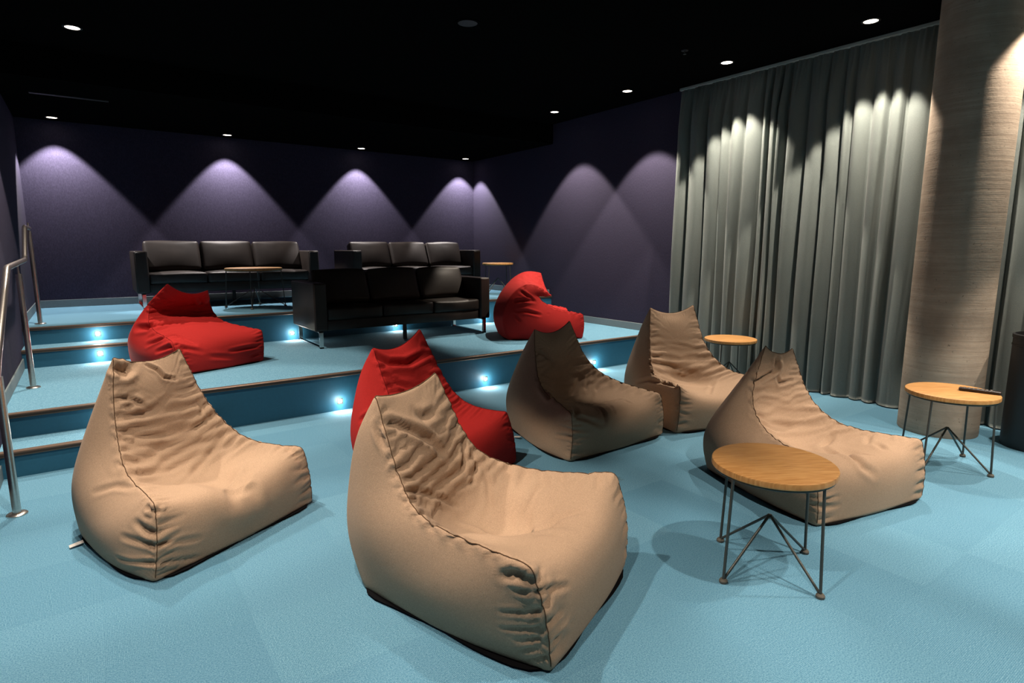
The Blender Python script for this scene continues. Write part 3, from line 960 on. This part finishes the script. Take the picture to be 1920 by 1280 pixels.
BAGS['B'] = (0, {'x0': 0.178, 'y0': 3.85, 'hd': -1.087, 'L': 0.768, 'wb': 0.464, 'wt': 0.436, 'hf': 0.353, 'xf': 0.001, 'wr': 0.364, 'xe': 0.112, 'we': 0.182, 'heR': 0.929, 'heL': 0.921, 'xc': 0.363, 'zc': 0.382, 'wc': 0.333, 'xm': 0.2, 'zm': 0.593, 'wm': 0.258, 'sag': 0.12, 'notch': -0.05, 'strokes': [[[[0.16, -0.202, 0.727], [0.18, -0.137, 0.698], [0.192, -0.083, 0.64]], 0.012, -0.0156], [[[0.224, -0.27, 0.576], [0.235, -0.177, 0.519], [0.239, -0.002, 0.472], [0.243, 0.144, 0.473], [0.243, 0.234, 0.511]], 0.014, -0.0182], [[[0.274, -0.307, 0.491], [0.295, -0.23, 0.453], [0.268, -0.12, 0.411]], 0.011, -0.013], [[[0.245, -0.275, 0.537], [0.253, -0.191, 0.484], [0.252, -0.105, 0.458]], 0.01, -0.0091], [[[0.314, -0.336, 0.426], [0.37, -0.253, 0.362], [0.331, -0.078, 0.316], [0.313, 0.108, 0.346]], 0.018, -0.013], [[[0.325, 0.282, 0.439], [0.34, 0.195, 0.361], [0.368, 0.051, 0.289], [0.47, -0.128, 0.279]], 0.018, -0.0221], [[[0.2, 0.202, 0.626], [0.221, 0.221, 0.562], [0.24, 0.17, 0.515]], 0.01, -0.013], [[[0.206, 0.241, 0.592], [0.244, 0.222, 0.539], [0.243, 0.193, 0.509]], 0.008, -0.0104], [[[0.244, 0.261, 0.523], [0.252, 0.211, 0.487]], 0.008, -0.0104], [[[0.124, -0.181, 0.886], [0.13, -0.146, 0.846], [0.126, -0.104, 0.866]], 0.026, -0.0364], [[[0.123, -0.029, 0.868], [0.142, 0.024, 0.827], [0.16, 0.044, 0.783], [0.165, 0.111, 0.759]], 0.01, -0.0234], [[[0.194, -0.206, 0.621], [0.193, -0.097, 0.615], [0.188, 0.049, 0.66]], 0.02, -0.0091], [[[0.659, -0.468, 0.262], [0.776, -0.459, 0.229], [0.794, -0.393, 0.233]], 0.016, -0.0156], [[[0.598, -0.495, 0.189], [0.773, -0.462, 0.18], [0.813, -0.271, 0.125]], 0.014, -0.013], [[[0.559, -0.503, 0.076], [0.778, -0.473, 0.096], [0.8, -0.27, 0.025]], 0.012, -0.0156], [[[0.702, -0.435, 0.333], [0.771, -0.437, 0.318], [0.755, -0.396, 0.343]], 0.011, -0.0195], [[[0.793, -0.07, 0.274], [0.692, 0.087, 0.299], [0.658, 0.183, 0.307]], 0.03, -0.013], [[[0.257, -0.424, 0.306], [0.383, -0.383, 0.352], [0.533, -0.372, 0.367]], 0.015, -0.0078], [[[0.67, 0.379, 0.355], [0.759, 0.386, 0.329], [0.791, 0.413, 0.25]], 0.02, -0.013], [[[0.82, -0.085, 0.218], [0.787, -0.029, 0.279], [0.808, 0.053, 0.252], [0.827, 0.057, 0.174]], 0.03, -0.0104], [[[0.496, 0.038, 0.265], [0.765, -0.022, 0.292], [0.763, 0.128, 0.296]], 0.085, -0.0364]]},
             'brown', 'beige brown bean bag at left in front of the stairs', 2, 4, (0.1, -0.445, 1.2))
BAGS['C'] = (0, {'x0': 1.658, 'y0': 3.776, 'hd': -1.185, 'L': 0.767, 'wb': 0.403, 'wt': 0.428, 'hf': 0.354, 'xf': -0.073, 'wr': 0.308, 'xe': 0.076, 'we': 0.231, 'heR': 0.849, 'heL': 0.922, 'xc': 0.413, 'zc': 0.372, 'wc': 0.361, 'xm': 0.299, 'zm': 0.484, 'wm': 0.288, 'strokes': [[[[0.109, -0.243, 0.791], [0.145, -0.145, 0.739], [0.172, -0.0, 0.718], [0.16, 0.202, 0.748]], 0.024, -0.0364], [[[0.186, -0.246, 0.671], [0.251, -0.094, 0.569]], 0.02, -0.013], [[[0.062, -0.364, 0.381], [0.174, -0.351, 0.455]], 0.014, -0.0156]]},
             'red', 'red bean bag on the floor behind the nearest brown one', 3, 4, None)
BAGS['D'] = (0, {'x0': 3.123, 'y0': 3.908, 'hd': -1.541, 'L': 0.89, 'wb': 0.494, 'wt': 0.487, 'hf': 0.344, 'xf': -0.004, 'wr': 0.342, 'xe': 0.121, 'we': 0.194, 'heR': 0.834, 'heL': 0.876, 'xc': 0.376, 'zc': 0.417, 'wc': 0.354, 'xm': 0.234, 'zm': 0.56, 'wm': 0.272, 'sag': 0.12, 'strokes': [[[[0.182, -0.237, 0.677], [0.207, -0.168, 0.628], [0.232, -0.084, 0.551]], 0.013, -0.0208], [[[0.398, -0.353, 0.429], [0.554, -0.4, 0.382], [0.514, -0.242, 0.334], [0.372, 0.02, 0.318], [0.304, 0.165, 0.408]], 0.02, -0.0286], [[[0.646, -0.421, 0.371], [0.567, -0.137, 0.296], [0.664, -0.05, 0.289], [0.688, 0.086, 0.294], [0.724, 0.191, 0.309]], 0.014, -0.0286], [[[0.534, -0.067, 0.285], [0.376, 0.153, 0.34], [0.32, 0.234, 0.433]], 0.01, -0.013], [[[0.609, -0.021, 0.284], [0.444, 0.211, 0.335], [0.438, 0.316, 0.401]], 0.011, -0.0143], [[[0.707, -0.066, 0.293], [0.876, -0.149, 0.289], [0.931, -0.191, 0.227]], 0.014, -0.0234], [[[0.748, 0.037, 0.295], [0.902, -0.067, 0.272]], 0.01, -0.0143], [[[0.711, -0.298, 0.333], [0.881, -0.435, 0.323], [0.895, -0.34, 0.282], [0.93, -0.227, 0.225]], 0.02, -0.0234], [[[0.313, -0.218, 0.432], [0.303, -0.118, 0.401], [0.293, 0.024, 0.395]], 0.013, -0.0117], [[[0.765, -0.513, 0.238], [0.901, -0.498, 0.233], [0.921, -0.376, 0.215]], 0.012, -0.0117], [[[0.771, -0.528, 0.17], [0.903, -0.499, 0.182], [0.928, -0.346, 0.162]], 0.012, -0.0117], [[[0.754, 0.194, 0.309], [0.842, 0.179, 0.301]], 0.009, -0.0078]]},
             'brown', 'shaded dark brown bean bag in the middle before the platform', 4, 4, (0.26, -0.475, 0.3))
BAGS['E'] = (0, {'x0': 4.457, 'y0': 3.748, 'hd': -1.811, 'L': 0.901, 'wb': 0.47, 'wt': 0.438, 'hf': 0.381, 'xf': -0.024, 'wr': 0.36, 'xe': 0.148, 'we': 0.242, 'heR': 0.949, 'heL': 0.956, 'xc': 0.445, 'zc': 0.369, 'wc': 0.406, 'xm': 0.263, 'zm': 0.558, 'wm': 0.31, 'sag': 0.13, 'fsag': -0.12, 'side': 0.06, 'strokes': [[[[0.279, -0.307, 0.575], [0.264, -0.161, 0.563], [0.277, -0.101, 0.538]], 0.011, -0.0143], [[[0.31, -0.332, 0.518], [0.285, -0.199, 0.509]], 0.012, -0.0156], [[[0.337, -0.343, 0.472], [0.313, -0.129, 0.431], [0.342, 0.015, 0.372], [0.372, 0.145, 0.345]], 0.014, -0.0182], [[[0.415, -0.383, 0.408], [0.623, -0.413, 0.363], [0.801, -0.432, 0.373], [0.486, -0.115, 0.265]], 0.014, -0.0208], [[[0.248, -0.431, 0.279], [0.424, -0.422, 0.34], [0.629, -0.417, 0.355], [0.839, -0.438, 0.365]], 0.015, -0.0182], [[[0.499, 0.297, 0.329], [0.541, 0.175, 0.274], [0.832, -0.107, 0.276]], 0.018, -0.0156], [[[0.245, -0.175, 0.621], [0.255, -0.006, 0.602], [0.269, 0.216, 0.558]], 0.014, -0.0078], [[[0.29, 0.023, 0.489], [0.297, 0.196, 0.5]], 0.014, -0.0078], [[[0.359, -0.159, 0.365], [0.41, 0.071, 0.297], [0.524, 0.218, 0.293]], 0.08, -0.0325]]},
             'brown', 'brown bean bag farthest back, upright beside the curtain table', 5, 4, None)
BAGS['F'] = (0, {'x0': 3.704, 'y0': 2.259, 'hd': -1.777, 'L': 0.881, 'wb': 0.431, 'wt': 0.461, 'hf': 0.362, 'xf': -0.031, 'wr': 0.391, 'xe': 0.165, 'we': 0.123, 'heR': 0.865, 'heL': 0.829, 'xc': 0.383, 'zc': 0.344, 'wc': 0.296, 'xm': 0.196, 'zm': 0.494, 'wm': 0.264, 'sag': 0.1, 'notch': -0.05, 'strokes': [[[[0.176, -0.022, 0.769], [0.19, -0.05, 0.696]], 0.02, -0.0455], [[[0.167, -0.222, 0.624], [0.192, -0.118, 0.664], [0.188, -0.009, 0.713]], 0.016, -0.0286], [[[0.194, -0.038, 0.66], [0.196, -0.007, 0.605], [0.192, 0.109, 0.615]], 0.012, -0.0182], [[[0.257, -0.286, 0.443], [0.285, -0.164, 0.385], [0.284, 0.005, 0.333], [0.303, 0.15, 0.352]], 0.018, -0.0156], [[[0.519, 0.023, 0.258], [0.472, 0.149, 0.276], [0.444, 0.215, 0.311]], 0.02, -0.0195], [[[0.56, 0.012, 0.263], [0.769, -0.079, 0.305], [0.876, -0.093, 0.282], [0.905, -0.039, 0.245]], 0.026, -0.026], [[[0.674, 0.217, 0.31], [0.618, 0.315, 0.334]], 0.015, -0.0182], [[[0.751, -0.015, 0.301], [0.774, 0.045, 0.304], [0.816, 0.067, 0.306]], 0.014, -0.0104], [[[0.718, 0.245, 0.32], [0.8, 0.196, 0.315]], 0.018, -0.013], [[[0.84, -0.47, 0.152], [0.897, -0.399, 0.154], [0.909, -0.307, 0.159]], 0.01, -0.0091], [[[0.842, -0.466, 0.09], [0.904, -0.401, 0.099], [0.91, -0.302, 0.106]], 0.01, -0.0091], [[[0.186, -0.261, 0.535], [0.209, -0.203, 0.514]], 0.01, -0.0091], [[[0.487, -0.126, 0.273], [0.653, -0.056, 0.283], [0.713, 0.094, 0.298]], 0.08, -0.0325]]},
             'brown', 'brown bean bag at right, behind the nearest oak table', 6, 4, None)
BAGS['G'] = (0.35, {'x0': 0.634, 'y0': 7.031, 'hd': -1.194, 'L': 0.957, 'wb': 0.404, 'wt': 0.451, 'hf': 0.314, 'xf': -0.023, 'wr': 0.375, 'xe': 0.444, 'we': 0.197, 'heR': 0.798, 'heL': 0.712, 'xc': 0.285, 'zc': 0.381, 'wc': 0.346, 'xm': 0.27, 'zm': 0.62, 'wm': 0.29, 'sag': -0.05, 'fsag': 0.0, 'strokes': [[[[0.21, -0.401, 0.373], [0.357, -0.362, 0.384], [0.4, -0.295, 0.395], [0.44, -0.127, 0.414], [0.49, 0.123, 0.403]], 0.03, -0.052], [[[0.491, -0.462, 0.241], [0.714, -0.424, 0.318], [0.743, -0.331, 0.339], [0.88, -0.297, 0.312], [0.947, -0.25, 0.268]], 0.02, -0.0286], [[[0.698, -0.482, 0.2], [0.897, -0.453, 0.266], [0.96, -0.348, 0.239], [0.99, -0.222, 0.189]], 0.018, -0.0234], [[[0.981, 0.368, 0.161], [0.996, 0.211, 0.161], [1.005, 0.038, 0.156]], 0.016, -0.0234], [[[0.98, 0.372, 0.087], [0.992, 0.249, 0.075]], 0.014, -0.0156], [[[0.306, -0.158, 0.608], [0.289, -0.07, 0.588]], 0.014, -0.0156], [[[0.267, -0.186, 0.538], [0.261, -0.092, 0.529]], 0.014, -0.013], [[[0.299, -0.231, 0.458], [0.328, -0.141, 0.451]], 0.014, -0.013], [[[0.358, 0.094, 0.623], [0.272, 0.216, 0.51]], 0.02, -0.0286], [[[0.434, -0.43, 0.292], [0.562, -0.38, 0.356]], 0.02, -0.013], [[[1.002, -0.157, 0.14], [1.005, 0.074, 0.096]], 0.02, -0.013]]},
             'red', 'red bean bag at left on the lower platform', 7, 4, None)
BAGS['H'] = (0.35, {'x0': 4.368, 'y0': 6.297, 'hd': -0.438, 'L': 0.934, 'wb': 0.411, 'wt': 0.389, 'hf': 0.307, 'xf': 0.029, 'wr': 0.386, 'xe': 0.572, 'we': 0.292, 'heR': 0.538, 'heL': 0.798, 'xc': 0.502, 'zc': 0.406, 'wc': 0.367, 'xm': 0.27, 'zm': 0.62, 'wm': 0.29, 'sag': 0.04, 'st': {5: (0.36, 0.55, 0.33, -0.03, 0), 6: (0.46, 0.585, 0.32, 0, 0), 8: (0.33, 0.79, 0.31, -0.03, 0), 9: (0.06, 0.64, 0.35, -0.05, 0), 10: (-0.12, 0.27, 0.38, -0.05, 0)}, 'strokes': [[[[0.076, -0.399, 0.482], [0.2, -0.421, 0.497], [0.335, -0.395, 0.477]], 0.018, -0.026], [[[0.086, -0.429, 0.365], [0.227, -0.45, 0.357], [0.391, -0.444, 0.313]], 0.018, -0.026], [[[0.146, -0.368, 0.605], [0.236, -0.405, 0.543], [0.32, -0.394, 0.493]], 0.018, -0.0208], [[[0.312, -0.199, 0.703], [0.183, -0.347, 0.65]], 0.016, -0.013], [[[0.755, 0.198, 0.329], [0.493, -0.427, 0.317]], 0.014, -0.013], [[[0.055, -0.424, 0.326], [0.131, -0.447, 0.232]], 0.016, -0.0156]]},
             'red', 'slumped red bean bag at right on the lower platform near the wall', 8, 4, None)
for k, (zb, d, mt, lab, seed, lvl, tg) in BAGS.items():
    red = mt == 'red'
    bean_bag((d['x0'], d['y0'], zb), d['hd'], d, M[mt], M['seam_red' if red else 'seam_brown'], lab,
             'red bean bags' if red else 'brown bean bags', seed, lvl, 110, tg)
